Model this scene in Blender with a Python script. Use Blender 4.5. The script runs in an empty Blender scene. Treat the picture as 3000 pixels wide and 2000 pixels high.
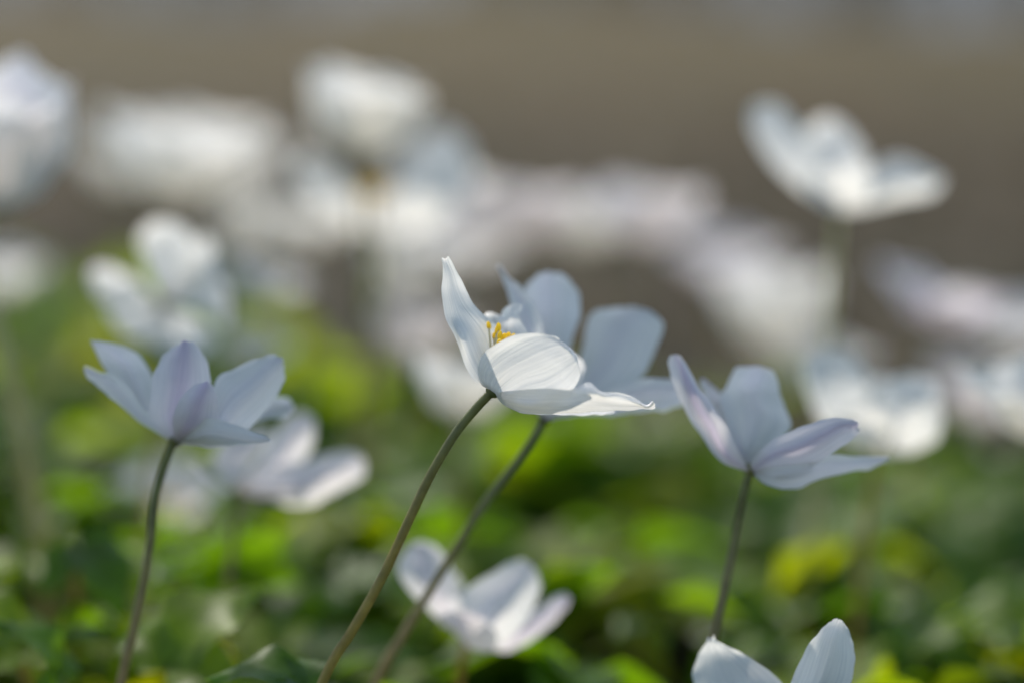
import bpy, math, random
from mathutils import Vector, Matrix, noise

R = math.radians
scene = bpy.context.scene
C = scene.collection
rnd = random.Random(7)

# ------------------------------------------------------------------ camera
CAM_H, PITCH, DF, FPX = 0.17, 6.5, 0.47, 100 / 36 * 3000
cam_d = bpy.data.cameras.new('camera')
cam_d.lens = 100; cam_d.sensor_width = 36
cam_d.clip_start = 0.01; cam_d.clip_end = 2000
cam_d.dof.use_dof = True
cam_d.dof.focus_distance = DF - 0.003
cam_d.dof.aperture_fstop = 4.3
cam_d.dof.aperture_blades = 0
cam = bpy.data.objects.new('camera', cam_d)
cam.location = (0, 0, CAM_H)
cam.rotation_euler = (R(90 - PITCH), 0, 0)
C.objects.link(cam); scene.camera = cam
CAM = Vector((0, 0, CAM_H))
FW = Vector((0, math.cos(R(PITCH)), -math.sin(R(PITCH))))
UP = Vector((0, math.sin(R(PITCH)), math.cos(R(PITCH))))
RT = Vector((1, 0, 0))

def W(px, py, d):
    """pixel of the 3000 x 2000 photograph and a distance along the view axis -> a point in the place"""
    return CAM + FW * d + RT * ((px - 1500) / FPX * d) - UP * ((py - 1000) / FPX * d)

# ------------------------------------------------------------------ light
SUN_EL, SUN_AZ = 50, -27          # azimuth from +Y, clockwise positive
SUN = Vector((math.sin(R(SUN_AZ)) * math.cos(R(SUN_EL)), math.cos(R(SUN_AZ)) * math.cos(R(SUN_EL)), math.sin(R(SUN_EL))))
world = bpy.data.worlds.new('World'); scene.world = world
world.use_nodes = True
nt = world.node_tree; nt.nodes.clear()
sky = nt.nodes.new('ShaderNodeTexSky'); sky.sky_type = 'NISHITA'; sky.sun_disc = False
sky.air_density = 1.0; sky.dust_density = 0.8; sky.ozone_density = 0.5; sky.sun_elevation = R(SUN_EL); sky.sun_rotation = R(SUN_AZ)
bg = nt.nodes.new('ShaderNodeBackground'); bg.inputs[1].default_value = 0.14
wo = nt.nodes.new('ShaderNodeOutputWorld')
nt.links.new(sky.outputs[0], bg.inputs[0]); nt.links.new(bg.outputs[0], wo.inputs[0])
sun_d = bpy.data.lights.new('sun', 'SUN'); sun_d.energy = 3.0; sun_d.angle = R(0.5); sun_d.color = (1, 0.93, 0.82)
sun_o = bpy.data.objects.new('sun', sun_d); C.objects.link(sun_o)
sun_o.rotation_euler = SUN.to_track_quat('Z', 'Y').to_euler(); sun_o.location = SUN * 5
scene.view_settings.view_transform = 'Standard'; scene.view_settings.look = 'None'
scene.view_settings.exposure = 0.58; scene.view_settings.gamma = 1
scene.cycles.use_denoising = True
scene.cycles.max_bounces = 8; scene.cycles.transmission_bounces = 6
scene.cycles.sample_clamp_indirect = 4

# ------------------------------------------------------------------ materials
def new_mat(name):
    m = bpy.data.materials.new(name); m.use_nodes = True
    t = m.node_tree; t.nodes.clear()
    o = t.nodes.new('ShaderNodeOutputMaterial')
    def N(kind, **kw):
        n = t.nodes.new('ShaderNode' + kind)
        for k, v in kw.items():
            if k.startswith('i_'):
                key = k[2:]; key = int(key) if key.isdigit() else key
                n.inputs[key].default_value = v
            else: setattr(n, k, v)
        return n
    return m, t, N, t.links.new, o

def mixc(N, L, fac, a, b, mode='MIX'):
    n = N('Mix', data_type='RGBA', blend_type=mode)
    for s, v in ((n.inputs['Factor'], fac), (n.inputs[6], a), (n.inputs[7], b)):
        if hasattr(v, 'is_output'): L(v, s)
        else: s.default_value = v
    return n.outputs[2]

def ramp(N, L, src, stops):
    n = N('ValToRGB'); e = n.color_ramp.elements
    e[0].position, e[0].color = stops[0][0], stops[0][1]
    e[1].position, e[1].color = stops[-1][0], stops[-1][1]
    for p, c in stops[1:-1]:
        x = e.new(p); x.color = c
    L(src, n.inputs[0]); return n.outputs[0]

def petal_mat(name, base, stripe, stripe_amt, trans=0.57, spark=0.10):
    m, t, N, L, o = new_mat(name)
    uv = N('UVMap'); uv.uv_map = 'UVMap'
    sep = N('SeparateXYZ'); L(uv.outputs[0], sep.inputs[0])
    # longitudinal veins
    mp = N('Mapping', i_3=(26, 1.3, 1)); L(uv.outputs[0], mp.inputs[0])
    nz = N('TexNoise', i_Scale=1.0, i_Detail=3.0, i_Roughness=0.55); L(mp.outputs[0], nz.inputs['Vector'])
    vein = ramp(N, L, nz.outputs[0], [(0.35, (0, 0, 0, 1)), (0.62, (1, 1, 1, 1))])
    col = mixc(N, L, vein, (base[0] * .86, base[1] * .87, base[2] * .89, 1), (*base, 1))
    # coloured midrib stripe, widest in the middle of the petal
    a = N('Math', operation='SUBTRACT', i_1=0.5); L(sep.outputs[0], a.inputs[0])
    b = N('Math', operation='POWER', i_1=2.0); ab = N('Math', operation='ABSOLUTE'); L(a.outputs[0], ab.inputs[0]); L(ab.outputs[0], b.inputs[0])
    g = N('Math', operation='MULTIPLY', i_1=-22.0); L(b.outputs[0], g.inputs[0])
    ex = N('Math', operation='EXPONENT'); L(g.outputs[0], ex.inputs[0])
    s = N('Math', operation='MULTIPLY', i_1=stripe_amt); L(ex.outputs[0], s.inputs[0])
    col = mixc(N, L, s.outputs[0], col, (*stripe, 1))
    # greenish purple foot
    f = N('MapRange', i_1=0.0, i_2=0.16, i_3=0.55, i_4=0.0); L(sep.outputs[1], f.inputs[0])
    col = mixc(N, L, f.outputs[0], col, (0.42, 0.36, 0.33, 1))
    # relief
    tc = N('TexCoord')
    nb = N('TexNoise', i_Scale=4200.0, i_Detail=1.0); L(tc.outputs['Object'], nb.inputs['Vector'])
    b1 = N('Bump', i_Strength=0.55, i_Distance=0.00030); L(nz.outputs[0], b1.inputs['Height'])
    b2 = N('Bump', i_Strength=0.9, i_Distance=0.00012); L(nb.outputs[0], b2.inputs['Height']); L(b1.outputs[0], b2.inputs['Normal'])
    d = N('BsdfDiffuse'); L(col, d.inputs[0]); L(b1.outputs[0], d.inputs['Normal'])
    tr = N('BsdfTranslucent'); L(b1.outputs[0], tr.inputs['Normal'])
    tcx = mixc(N, L, 1.0, col, (1.0, 0.985, 0.95, 1), 'MULTIPLY'); L(tcx, tr.inputs[0])
    mx = N('MixShader', i_0=trans); L(d.outputs[0], mx.inputs[1]); L(tr.outputs[0], mx.inputs[2])
    gl = N('BsdfGlossy', i_Roughness=0.36 if spark > .3 else 0.55); gl.inputs[0].default_value = (1, 1, 1, 1); L(b2.outputs[0], gl.inputs['Normal'])
    fr = N('Fresnel', i_0=1.38); fm = N('Math', operation='MULTIPLY', i_1=spark); L(fr.outputs[0], fm.inputs[0])
    m2 = N('MixShader'); L(fm.outputs[0], m2.inputs[0]); L(mx.outputs[0], m2.inputs[1]); L(gl.outputs[0], m2.inputs[2])
    L(m2.outputs[0], o.inputs[0])
    return m

M = {}
M['glint'] = petal_mat('glittering_petal', (0.90, 0.885, 0.85), (0.70, 0.66, 0.78), 0.05, 0.52, 0.45)
M['white'] = petal_mat('white_petal', (0.90, 0.885, 0.85), (0.70, 0.66, 0.78), 0.05, 0.60, 0.10)
M['blush'] = petal_mat('blush_petal', (0.88, 0.85, 0.84), (0.70, 0.58, 0.72), 0.28)
M['lilac'] = petal_mat('lilac_petal', (0.84, 0.81, 0.82), (0.52, 0.40, 0.60), 0.50)
M['blue'] = petal_mat('cool_petal', (0.88, 0.87, 0.85), (0.68, 0.60, 0.78), 0.22)

def stem_mat(name, top, low, zt, zl):
    m, t, N, L, o = new_mat(name)
    g = N('NewGeometry'); sp = N('SeparateXYZ'); L(g.outputs['Position'], sp.inputs[0])
    mr = N('MapRange', i_1=zl, i_2=zt, i_3=0.0, i_4=1.0); L(sp.outputs[2], mr.inputs[0])
    nz = N('TexNoise', i_Scale=350.0, i_Detail=3.0); L(g.outputs['Position'], nz.inputs['Vector'])
    c = mixc(N, L, mr.outputs[0], (*low, 1), (*top, 1))
    r = ramp(N, L, nz.outputs[0], [(0.3, (0.75, 0.75, 0.75, 1)), (0.7, (1.15, 1.15, 1.1, 1))])
    c = mixc(N, L, 1.0, c, r, 'MULTIPLY')
    b = N('Bump', i_Strength=0.5, i_Distance=0.0003); L(nz.outputs[0], b.inputs['Height'])
    p = N('BsdfPrincipled', i_Roughness=0.55); L(c, p.inputs['Base Color']); L(b.outputs[0], p.inputs['Normal'])
    tr = N('BsdfTranslucent'); L(c, tr.inputs[0])
    mx = N('MixShader', i_0=0.45); L(p.outputs[0], mx.inputs[1]); L(tr.outputs[0], mx.inputs[2])
    L(mx.outputs[0], o.inputs[0]); return m
M['stem'] = stem_mat('stem_skin', (0.22, 0.23, 0.10), (0.44, 0.33, 0.09), 0.102, 0.070)
M['stem_brown'] = stem_mat('brown_stem_skin', (0.25, 0.26, 0.12), (0.42, 0.32, 0.17), 0.09, 0.05)
M['stem_pale'] = stem_mat('pale_stem_skin', (0.62, 0.62, 0.34), (0.50, 0.40, 0.18), 0.11, 0.04)

def leaf_mat(name, spec):
    m, t, N, L, o = new_mat(name)
    at = N('Attribute'); at.attribute_name = 'tone'
    sp = N('SeparateXYZ'); L(at.outputs['Vector'], sp.inputs[0])
    tc = N('TexCoord')
    nz = N('TexNoise', i_Scale=160.0, i_Detail=3.0); L(tc.outputs['Object'], nz.inputs['Vector'])
    c = ramp(N, L, sp.outputs[0], [(0.0, (0.028, 0.066, 0.008, 1)), (0.5, (0.070, 0.130, 0.008, 1)), (0.85, (0.120, 0.170, 0.008, 1)), (1.0, (0.15, 0.16, 0.012, 1))])
    r = ramp(N, L, nz.outputs[0], [(0.3, (0.75, 0.78, 0.75, 1)), (0.7, (1.2, 1.2, 1.2, 1))])
    c = mixc(N, L, 1.0, c, r, 'MULTIPLY')
    tcol = mixc(N, L, 1.0, c, (4.4, 4.2, 0.7, 1), 'MULTIPLY')
    b = N('Bump', i_Strength=0.5, i_Distance=0.0006); L(nz.outputs[0], b.inputs['Height'])
    p = N('BsdfPrincipled', i_Roughness=0.5); L(c, p.inputs['Base Color']); L(b.outputs[0], p.inputs['Normal'])
    p.inputs['Specular IOR Level'].default_value = spec
    tr = N('BsdfTranslucent'); L(tcol, tr.inputs[0])
    mx = N('MixShader', i_0=0.42); L(p.outputs[0], mx.inputs[1]); L(tr.outputs[0], mx.inputs[2])
    L(mx.outputs[0], o.inputs[0]); return m
M['leaf'] = leaf_mat('anemone_leaf', 0.32)
M['carpet'] = leaf_mat('carpet_leaf', 0.16)

def simple(name, col, rough=0.6, trans=0.0, nscale=0, spread=0.3):
    m, t, N, L, o = new_mat(name)
    p = N('BsdfPrincipled', i_Roughness=rough); p.inputs['Base Color'].default_value = (*col, 1)
    if nscale:
        tc = N('TexCoord'); nz = N('TexNoise', i_Scale=nscale, i_Detail=4.0); L(tc.outputs['Object'], nz.inputs['Vector'])
        c = ramp(N, L, nz.outputs[0], [(0.3, (*[x * (1 - spread) for x in col], 1)), (0.7, (*[x * (1 + spread) for x in col], 1))])
        L(c, p.inputs['Base Color'])
    if trans:
        tr = N('BsdfTranslucent'); tr.inputs[0].default_value = (*col, 1)
        mx = N('MixShader', i_0=trans); L(p.outputs[0], mx.inputs[1]); L(tr.outputs[0], mx.inputs[2]); L(mx.outputs[0], o.inputs[0])
    else: L(p.outputs[0], o.inputs[0])
    return m
M['anther'] = simple('yellow_anther', (1.0, 0.79, 0.07), 0.6, 0.6, 3000, 0.12)
M['filament'] = simple('pale_filament', (0.75, 0.72, 0.50), 0.5, 0.4)
M['pistil'] = simple('green_pistil', (0.30, 0.36, 0.08), 0.5, 0.1, 900)
M['bark'] = simple('grey_bark', (0.19, 0.19, 0.20), 0.9, 0, 3.0)
M['dead'] = simple('dead_leaf', (0.085, 0.062, 0.030), 0.8, 0.25, 40, 0.5)

def ground_mat():
    m, t, N, L, o = new_mat('leaf_litter_soil')
    g = N('NewGeometry')
    n1 = N('TexNoise', i_Scale=38.0, i_Detail=6.0, i_Roughness=0.7); L(g.outputs['Position'], n1.inputs['Vector'])
    mp = N('Mapping', i_3=(1.0, 0.16, 1.0)); L(g.outputs['Position'], mp.inputs[0])
    n2 = N('TexNoise', i_Scale=0.9, i_Detail=3.0); L(mp.outputs[0], n2.inputs['Vector'])
    n3 = N('TexVoronoi', i_Scale=16.0); L(g.outputs['Position'], n3.inputs['Vector'])
    c1 = ramp(N, L, n1.outputs[0], [(0.3, (0.028, 0.020, 0.009, 1)), (0.55, (0.090, 0.070, 0.026, 1)), (0.75, (0.172, 0.134, 0.048, 1))])
    c2 = ramp(N, L, n2.outputs[0], [(0.38, (0.72, 0.80, 0.50, 1)), (0.50, (1.15, 1.02, 0.84, 1)), (0.62, (0.78, 0.84, 0.58, 1))])
    c = mixc(N, L, 1.0, c1, c2, 'MULTIPLY')
    c = mixc(N, L, 0.12, c, n3.outputs['Color'], 'SOFT_LIGHT')
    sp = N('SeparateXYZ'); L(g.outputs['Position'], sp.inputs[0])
    mr = N('MapRange', i_1=1.5, i_2=8.0, i_3=0.12, i_4=1.0); L(sp.outputs[1], mr.inputs[0])     # shade near the plants painted into the soil colour, fading with distance
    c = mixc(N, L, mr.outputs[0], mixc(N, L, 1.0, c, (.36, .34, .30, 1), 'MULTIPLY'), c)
    b = N('Bump', i_Strength=0.8, i_Distance=0.01); L(n1.outputs[0], b.inputs['Height'])
    p = N('BsdfPrincipled', i_Roughness=0.9); L(c, p.inputs['Base Color']); L(b.outputs[0], p.inputs['Normal'])
    p.inputs['Specular IOR Level'].default_value = 0.2
    L(p.outputs[0], o.inputs[0]); return m
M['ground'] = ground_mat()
M['hill'] = simple('haze_tinted_slope', (0.23, 0.27, 0.32), 0.95, 0, .05, .25)  # blue-grey of distant haze painted into the slope colour

# ------------------------------------------------------------------ mesh helpers
class MB:
    def __init__(s): s.v, s.f, s.uv, s.tone = [], [], [], []
    def grid(s, g, tone=0.5, uv=True):
        nr, nc = len(g), len(g[0]); b = len(s.v)
        for i, row in enumerate(g):
            for j, p in enumerate(row):
                s.v.append(p); s.uv.append((j / (nc - 1), i / (nr - 1))); s.tone.append(tone)
        for i in range(nr - 1):
            for j in range(nc - 1):
                a = b + i * nc + j; s.f.append((a, a + 1, a + nc + 1, a + nc))
    def tube(s, pts, rad, n=10, tone=0.5):
        b = len(s.v); k = len(pts); prev = None
        for i, p in enumerate(pts):
            t = (pts[min(i + 1, k - 1)] - pts[max(i - 1, 0)]).normalized()
            if prev is None: x = t.orthogonal().normalized()
            else: x = (prev - t * prev.dot(t)).normalized()
            prev = x; y = t.cross(x)
            r = rad(i / (k - 1)) if callable(rad) else rad
            for j in range(n):
                a = 2 * math.pi * j / n
                s.v.append(p + x * (r * math.cos(a)) + y * (r * math.sin(a))); s.uv.append((j / n, i / (k - 1))); s.tone.append(tone)
        for i in range(k - 1):
            for j in range(n):
                a = b + i * n + j; c = b + i * n + (j + 1) % n
                s.f.append((a, c, c + n, a + n))
        s.f.append(tuple(b + j for j in range(n))[::-1]); s.f.append(tuple(b + (k - 1) * n + j for j in range(n)))
    def ellipsoid(s, c, ax, r, ln, n=8, m=7):
        b = len(s.v); ax = ax.normalized(); x = ax.orthogonal().normalized(); y = ax.cross(x)
        for i in range(m + 1):
            th = math.pi * i / m
            for j in range(n):
                a = 2 * math.pi * j / n
                rr = max(math.sin(th), 0.02) * r * (1 + 0.18 * abs(math.cos(a)))
                s.v.append(c + ax * (math.cos(th) * ln) + x * (rr * math.cos(a)) + y * (rr * math.sin(a))); s.uv.append((0, 0)); s.tone.append(.5)
        for i in range(m):
            for j in range(n):
                a = b + i * n + j; q = b + i * n + (j + 1) % n
                s.f.append((a, a + n, q + n, q))
    def build(s, name, mat, parent=None, off=None, smooth=True):
        me = bpy.data.meshes.new(name)
        o_ = off if off is not None else (parent.location if parent else Vector((0, 0, 0)))
        me.from_pydata([tuple(Vector(p) - o_) for p in s.v], [], s.f)
        uvl = me.uv_layers.new(name='UVMap')
        li = [l.vertex_index for l in me.loops]
        flat = []
        for i in li: flat.extend(s.uv[i])
        uvl.data.foreach_set('uv', flat)
        at = me.attributes.new('tone', 'FLOAT_VECTOR', 'POINT')
        fl = []
        for q in s.tone: fl.extend((q, q, q))
        at.data.foreach_set('vector', fl)
        if smooth: me.polygons.foreach_set('use_smooth', [True] * len(me.polygons))
        me.materials.append(mat); me.update()
        o = bpy.data.objects.new(name, me); C.objects.link(o)
        if parent is not None: o.parent = parent
        else: o.location = o_
        return o

def cr(p0, p1, p2, p3, t):
    return 0.5 * ((2 * p1) + (p2 - p0) * t + (2 * p0 - 5 * p1 + 4 * p2 - p3) * t * t + (3 * p1 - p0 - 3 * p2 + p3) * t ** 3)
def spline(pts, n):
    k = len(pts); out = []
    for i in range(n):
        u = i / (n - 1) * (k - 1); a = min(int(u), k - 2); t = u - a
        p0 = pts[a - 1] if a > 0 else pts[0] * 2 - pts[1]
        p3 = pts[a + 2] if a + 2 < k else pts[-1] * 2 - pts[-2]
        out.append(cr(p0, pts[a], pts[a + 1], p3, t))
    return out
def surf(rows, nu, nv):
    rr = [spline(r, nu) for r in rows]
    cols = [spline([r[j] for r in rr], nv) for j in range(nu)]
    return [[cols[j][i] for j in range(nu)] for i in range(nv)]
def crumple(g, amp, freq, seed, edge=0.0):
    """gentle relief of a real petal: broad waves plus lengthwise pleats, stronger at the margin"""
    nr, nc = len(g), len(g[0]); out = []
    for i in range(nr):
        row = []
        for j in range(nc):
            p = g[i][j]
            a = g[min(i + 1, nr - 1)][j] - g[max(i - 1, 0)][j]; b = g[i][min(j + 1, nc - 1)] - g[i][max(j - 1, 0)]
            n = a.cross(b); n = n.normalized() if n.length > 1e-12 else Vector((0, 0, 1))
            u, v = j / (nc - 1), i / (nr - 1)
            w = noise.noise(Vector((u * freq, v * freq * .8, seed * 3.1))) * amp
            pl = noise.noise(Vector((u * 11 + seed, v * 0.9, seed))) * amp * 0.28
            e = edge * (abs(u - .5) * 2) ** 4 * noise.noise(Vector((u * 3, v * 9, seed * 1.7)))
            et = edge * 0.6 * v ** 6 * noise.noise(Vector((u * 7, seed, 5)))
            row.append(p + n * ((w + pl) * min(1, v * 4) + e + et))
        out.append(row)
    return out

def tag(o, label=None, cat=None, group=None, kind=None):
    for k, v in (('label', label), ('category', cat), ('group', group), ('kind', kind)):
        if v: o[k] = v
    return o
def empty(name, loc):
    e = bpy.data.objects.new(name, None); e.location = loc; e.empty_display_size = 0.01; C.objects.link(e); return e

# ------------------------------------------------------------------ the setting
def fbm(x, y, s=0.0):
    return noise.noise(Vector((x, y, s))) + 0.5 * noise.noise(Vector((x * 2.1, y * 2.1, s + 9)))
def ridge(x):       # height of the bank's crest, metres, at 26 m
    return 0.45 + 0.16 * math.exp(-((x + 0.2) / 1.4) ** 2) + 0.10 * math.exp(-((x + 4.2) / 1.0) ** 2) - 0.10 * math.exp(-((x + 2.3) / 0.8) ** 2) - 0.16 / (1 + math.exp(-(x - 1.9) * 1.8))
def ground_z(x, y):
    z = 0.004 * fbm(x * 6, y * 6) * min(1, max(0, y + .2))
    if y > 3:
        t = min(1, (y - 3) / 23); t = t * t * (3 - 2 * t)
        z += t * ridge(max(-8, min(8, x * 26 / max(y, 26)))) + 0.02 * fbm(x * .5, y * .5, 3) * t
    if y > 26: z += -0.4 * min(1, (y - 26) / 60)
    return z
def make_ground():
    mb = MB()
    xs = sorted({round(s * v, 4) for s in (-1, 1) for v in ([i * .05 for i in range(20)] + [1.2, 1.5, 2, 2.5, 3, 3.5, 4, 4.5, 5, 6, 7, 9, 12, 20, 40, 90, 200, 600])})
    ys = [-400, -100, -30, -10, -4, -2, -1] + [-.5 + i * .06 for i in range(45)] + [2.4, 2.8, 3.3, 4, 5, 6, 7, 8, 10, 12, 14, 16, 18, 20, 22, 24, 26, 29, 34, 45, 70, 120, 300, 800]
    mb.grid([[Vector((x, y, ground_z(x, y))) for x in xs] for y in ys])
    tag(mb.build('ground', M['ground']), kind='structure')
make_ground()

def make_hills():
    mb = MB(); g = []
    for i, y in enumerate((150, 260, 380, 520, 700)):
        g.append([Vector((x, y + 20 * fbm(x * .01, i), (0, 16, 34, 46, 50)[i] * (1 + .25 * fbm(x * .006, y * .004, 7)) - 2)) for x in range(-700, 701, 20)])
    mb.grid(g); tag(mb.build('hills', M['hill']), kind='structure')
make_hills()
def make_wood():
    mb = MB(); r = random.Random(3)
    for i in range(380):
        y = r.uniform(30, 70); x = r.uniform(-.75, .75) * y
        z0 = ground_z(x, y) - .1; h = r.uniform(5, 10); rad = r.uniform(.07, .2)
        lean = Vector((r.uniform(-.6, .6), r.uniform(-.3, .3), 0))
        pts = [Vector((x, y, z0)) + lean * t + Vector((0.1 * math.sin(t * 5 + i), 0, h * t)) for t in (0, .2, .4, .6, .8, 1)]
        mb.tube(pts, lambda t: rad * (1 - .85 * t), 6)
        for k in range(9):
            t = r.uniform(.08, .95); p = Vector((x, y, z0)) + lean * t + Vector((0, 0, h * t))
            d = Vector((r.uniform(-1, 1), r.uniform(-1, 1), r.uniform(.2, .9))) * r.uniform(.8, 2.2)
            mb.tube([p, p + d * .5 + Vector((0, 0, .1)), p + d], lambda q: rad * .3 * (1 - .8 * q), 4)
            for q in range(3):
                a = p + d * r.uniform(.4, 1); e = Vector((r.uniform(-1, 1), r.uniform(-1, 1), r.uniform(-.2, .9))) * .7
                mb.tube([a, a + e], lambda w: rad * .1 * (1 - .7 * w), 3)
    tag(mb.build('far_wood', M['bark']), 'bare brown trunks and branches of the blurred far-off wood behind all the flowers', 'wood', kind='stuff')
make_wood()

# ------------------------------------------------------------------ leaves
def leaflet(mb, base, d, side, up, L, Wd, droop, fold, tone, lobes=3):
    """one toothed leaflet, folded along its midrib and arching over"""
    nv, nu = 9, 7; g = []
    for i in range(nv):
        t = i / (nv - 1)
        w = Wd * (math.sin(math.pi * min(1, t ** 0.72 * .97 + .02)) ** .75)
        w *= 1 + 0.16 * math.sin(t * math.pi * 2 * lobes + 1)
        c = base + d * (L * t) + up * (L * (0.16 * math.sin(t * 2.2) - droop * t * t))
        g.append([c + side * (w * s) + up * (fold * w * abs(s) + .04 * L * math.sin(t * 9 + s * 4) * abs(s)) + d * (-.10 * L * abs(s) * t) for s in (-1, -.66, -.33, 0, .33, .66, 1)])
    mb.grid(g, tone)
def compound_leaf(mb, base, d, up, L, r, tone, stalk=True):
    d = d.normalized(); side = d.cross(up).normalized(); up = side.cross(d).normalized()
    p = base
    if stalk:
        p = base + d * L * .45 + up * L * .08
        mb.tube([base, base + d * L * .2 + up * L * .06, p], 0.0006, 5, tone)
    for a in (-62, 0, 62):
        q = Matrix.Rotation(R(a + r.uniform(-8, 8)), 3, up); dd = (q @ d + up * r.uniform(-.1, .18)).normalized(); ss = dd.cross(up).normalized()
        leaflet(mb, p, dd, ss, up, L * (1 if a == 0 else .86) * r.uniform(.9, 1.1), L * r.uniform(.25, .33), r.uniform(.1, .5), r.uniform(.1, .5), min(1, max(0, tone + r.uniform(-.06, .06))))

def canopy(x, y):
    u = x / max(y, .3)      # -.18 .. .18 across the frame
    h = 0.047 - 0.075 * u + 0.008 * fbm(x * 14, y * 14, 5)
    if y < .66: h = min(h, 0.034 + .02 * max(0, (y - .5) / .16))
    return h
def make_carpet():
    mb = MB(); r = random.Random(11)
    n = 0
    while n < 2300:
        x, y = r.uniform(-.62, .62), r.uniform(.22, 1.28) ** 1.0
        if fbm(x * 9, y * 9, 2) < -.28 and y > .5: continue
        far = .82 + .34 / (1 + math.exp((x / y + .07) * 40))      # the green reaches farther back on the left
        if y > far and r.random() < (y - far) / .05: continue
        h = canopy(x, y) * (1 if r.random() < .45 else r.uniform(.35, .95))
        a = r.uniform(0, 6.283)
        d = Vector((math.cos(a), math.sin(a), r.uniform(-.35, .3)))
        up = Vector((r.gauss(0, .45), r.gauss(0, .45), 1)).normalized()
        compound_leaf(mb, Vector((x, y, max(.008, h))), d, up, r.uniform(.018, .034) * (1.3 if y > .7 else 1.1), r, r.random() ** .9, False)
        n += 1
    tag(mb.build('leaf_carpet', M['carpet']), 'dense low carpet of lobed green anemone leaves under the flowers', 'leaves', kind='stuff')
make_carpet()
def make_litter():
    mb = MB(); r = random.Random(5)
    for i in range(1500):
        y = 0.3 + 4.2 * r.random() ** 1.4; x = r.uniform(-.55, .55) * max(1, y)
        a = r.uniform(0, 6.283); d = Vector((math.cos(a), math.sin(a), r.uniform(-.1, .3))); up = Vector((r.gauss(0, .3), r.gauss(0, .3), 1)).normalized()
        side = d.cross(up).normalized()
        leaflet(mb, Vector((x, y, ground_z(x, y) + .003)), d, side, up, r.uniform(.03, .06), r.uniform(.010, .02), r.uniform(-.1, .3), r.uniform(-.2, .5), .5, 5)
    tag(mb.build('leaf_litter', M['dead']), 'dry brown fallen leaves scattered over the bare soil behind the green leaves', 'fallen leaves', kind='stuff')
make_litter()

# ------------------------------------------------------------------ anemones
GROUP = 'wood anemones in flower'
def whorl(root, at, r, L=.022, n=3, a0=None):
    a0 = r.uniform(0, 6.283) if a0 is None else a0
    for k in range(n):
        a = a0 + k * 2 * math.pi / n + r.uniform(-.3, .3); mb = MB()
        compound_leaf(mb, at, Vector((math.cos(a), math.sin(a), r.uniform(-.05, .25))), Vector((0, 0, 1)), L * r.uniform(.85, 1.1), r, r.uniform(.2, .85))
        mb.build('leaf', M['leaf'], root)

def stem_part(root, pts, r0, r1, mat, hairs=0, n=40, seed=0):
    sp = spline(pts, n); mb = MB(); mb.tube(sp, lambda t: r0 + (r1 - r0) * t, 12)
    if hairs:
        r = random.Random(seed)
        for i in range(hairs):
            k = r.uniform(0, n - 2); a = int(k); p = sp[a].lerp(sp[a + 1], k - a); t = (sp[a + 1] - sp[a]).normalized()
            x = t.orthogonal().normalized(); q = Matrix.Rotation(r.uniform(0, 6.283), 3, t) @ x
            rad = r0 + (r1 - r0) * k / n; b = len(mb.v); s = t.cross(q) * .00004; L = r.uniform(.0002, .0005)
            for v in (p + q * rad * .95 + s, p + q * rad * .95 - s, p + q * (rad + L) + t * L * .6): mb.v.append(v); mb.uv.append((0, 0)); mb.tone.append(.5)
            mb.f.append((b, b + 1, b + 2))
    return mb.build('stem', mat, root)

def stamens(root, centre, ax, n, r, L=.006, spread=.9, detail=True):
    if not detail:
        mb = MB(); x = ax.orthogonal().normalized(); y = ax.cross(x)
        for i in range(n):
            a = r.uniform(0, 6.283); s = spread * math.sqrt(r.random()); d = (ax + x * math.cos(a) * s + y * math.sin(a) * s).normalized()
            p = centre + d * L * r.uniform(.7, 1.1); mb.ellipsoid(p, d, .0005, .0009, 6, 4)
        mb.build('stamens', M['anther'], root)

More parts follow.
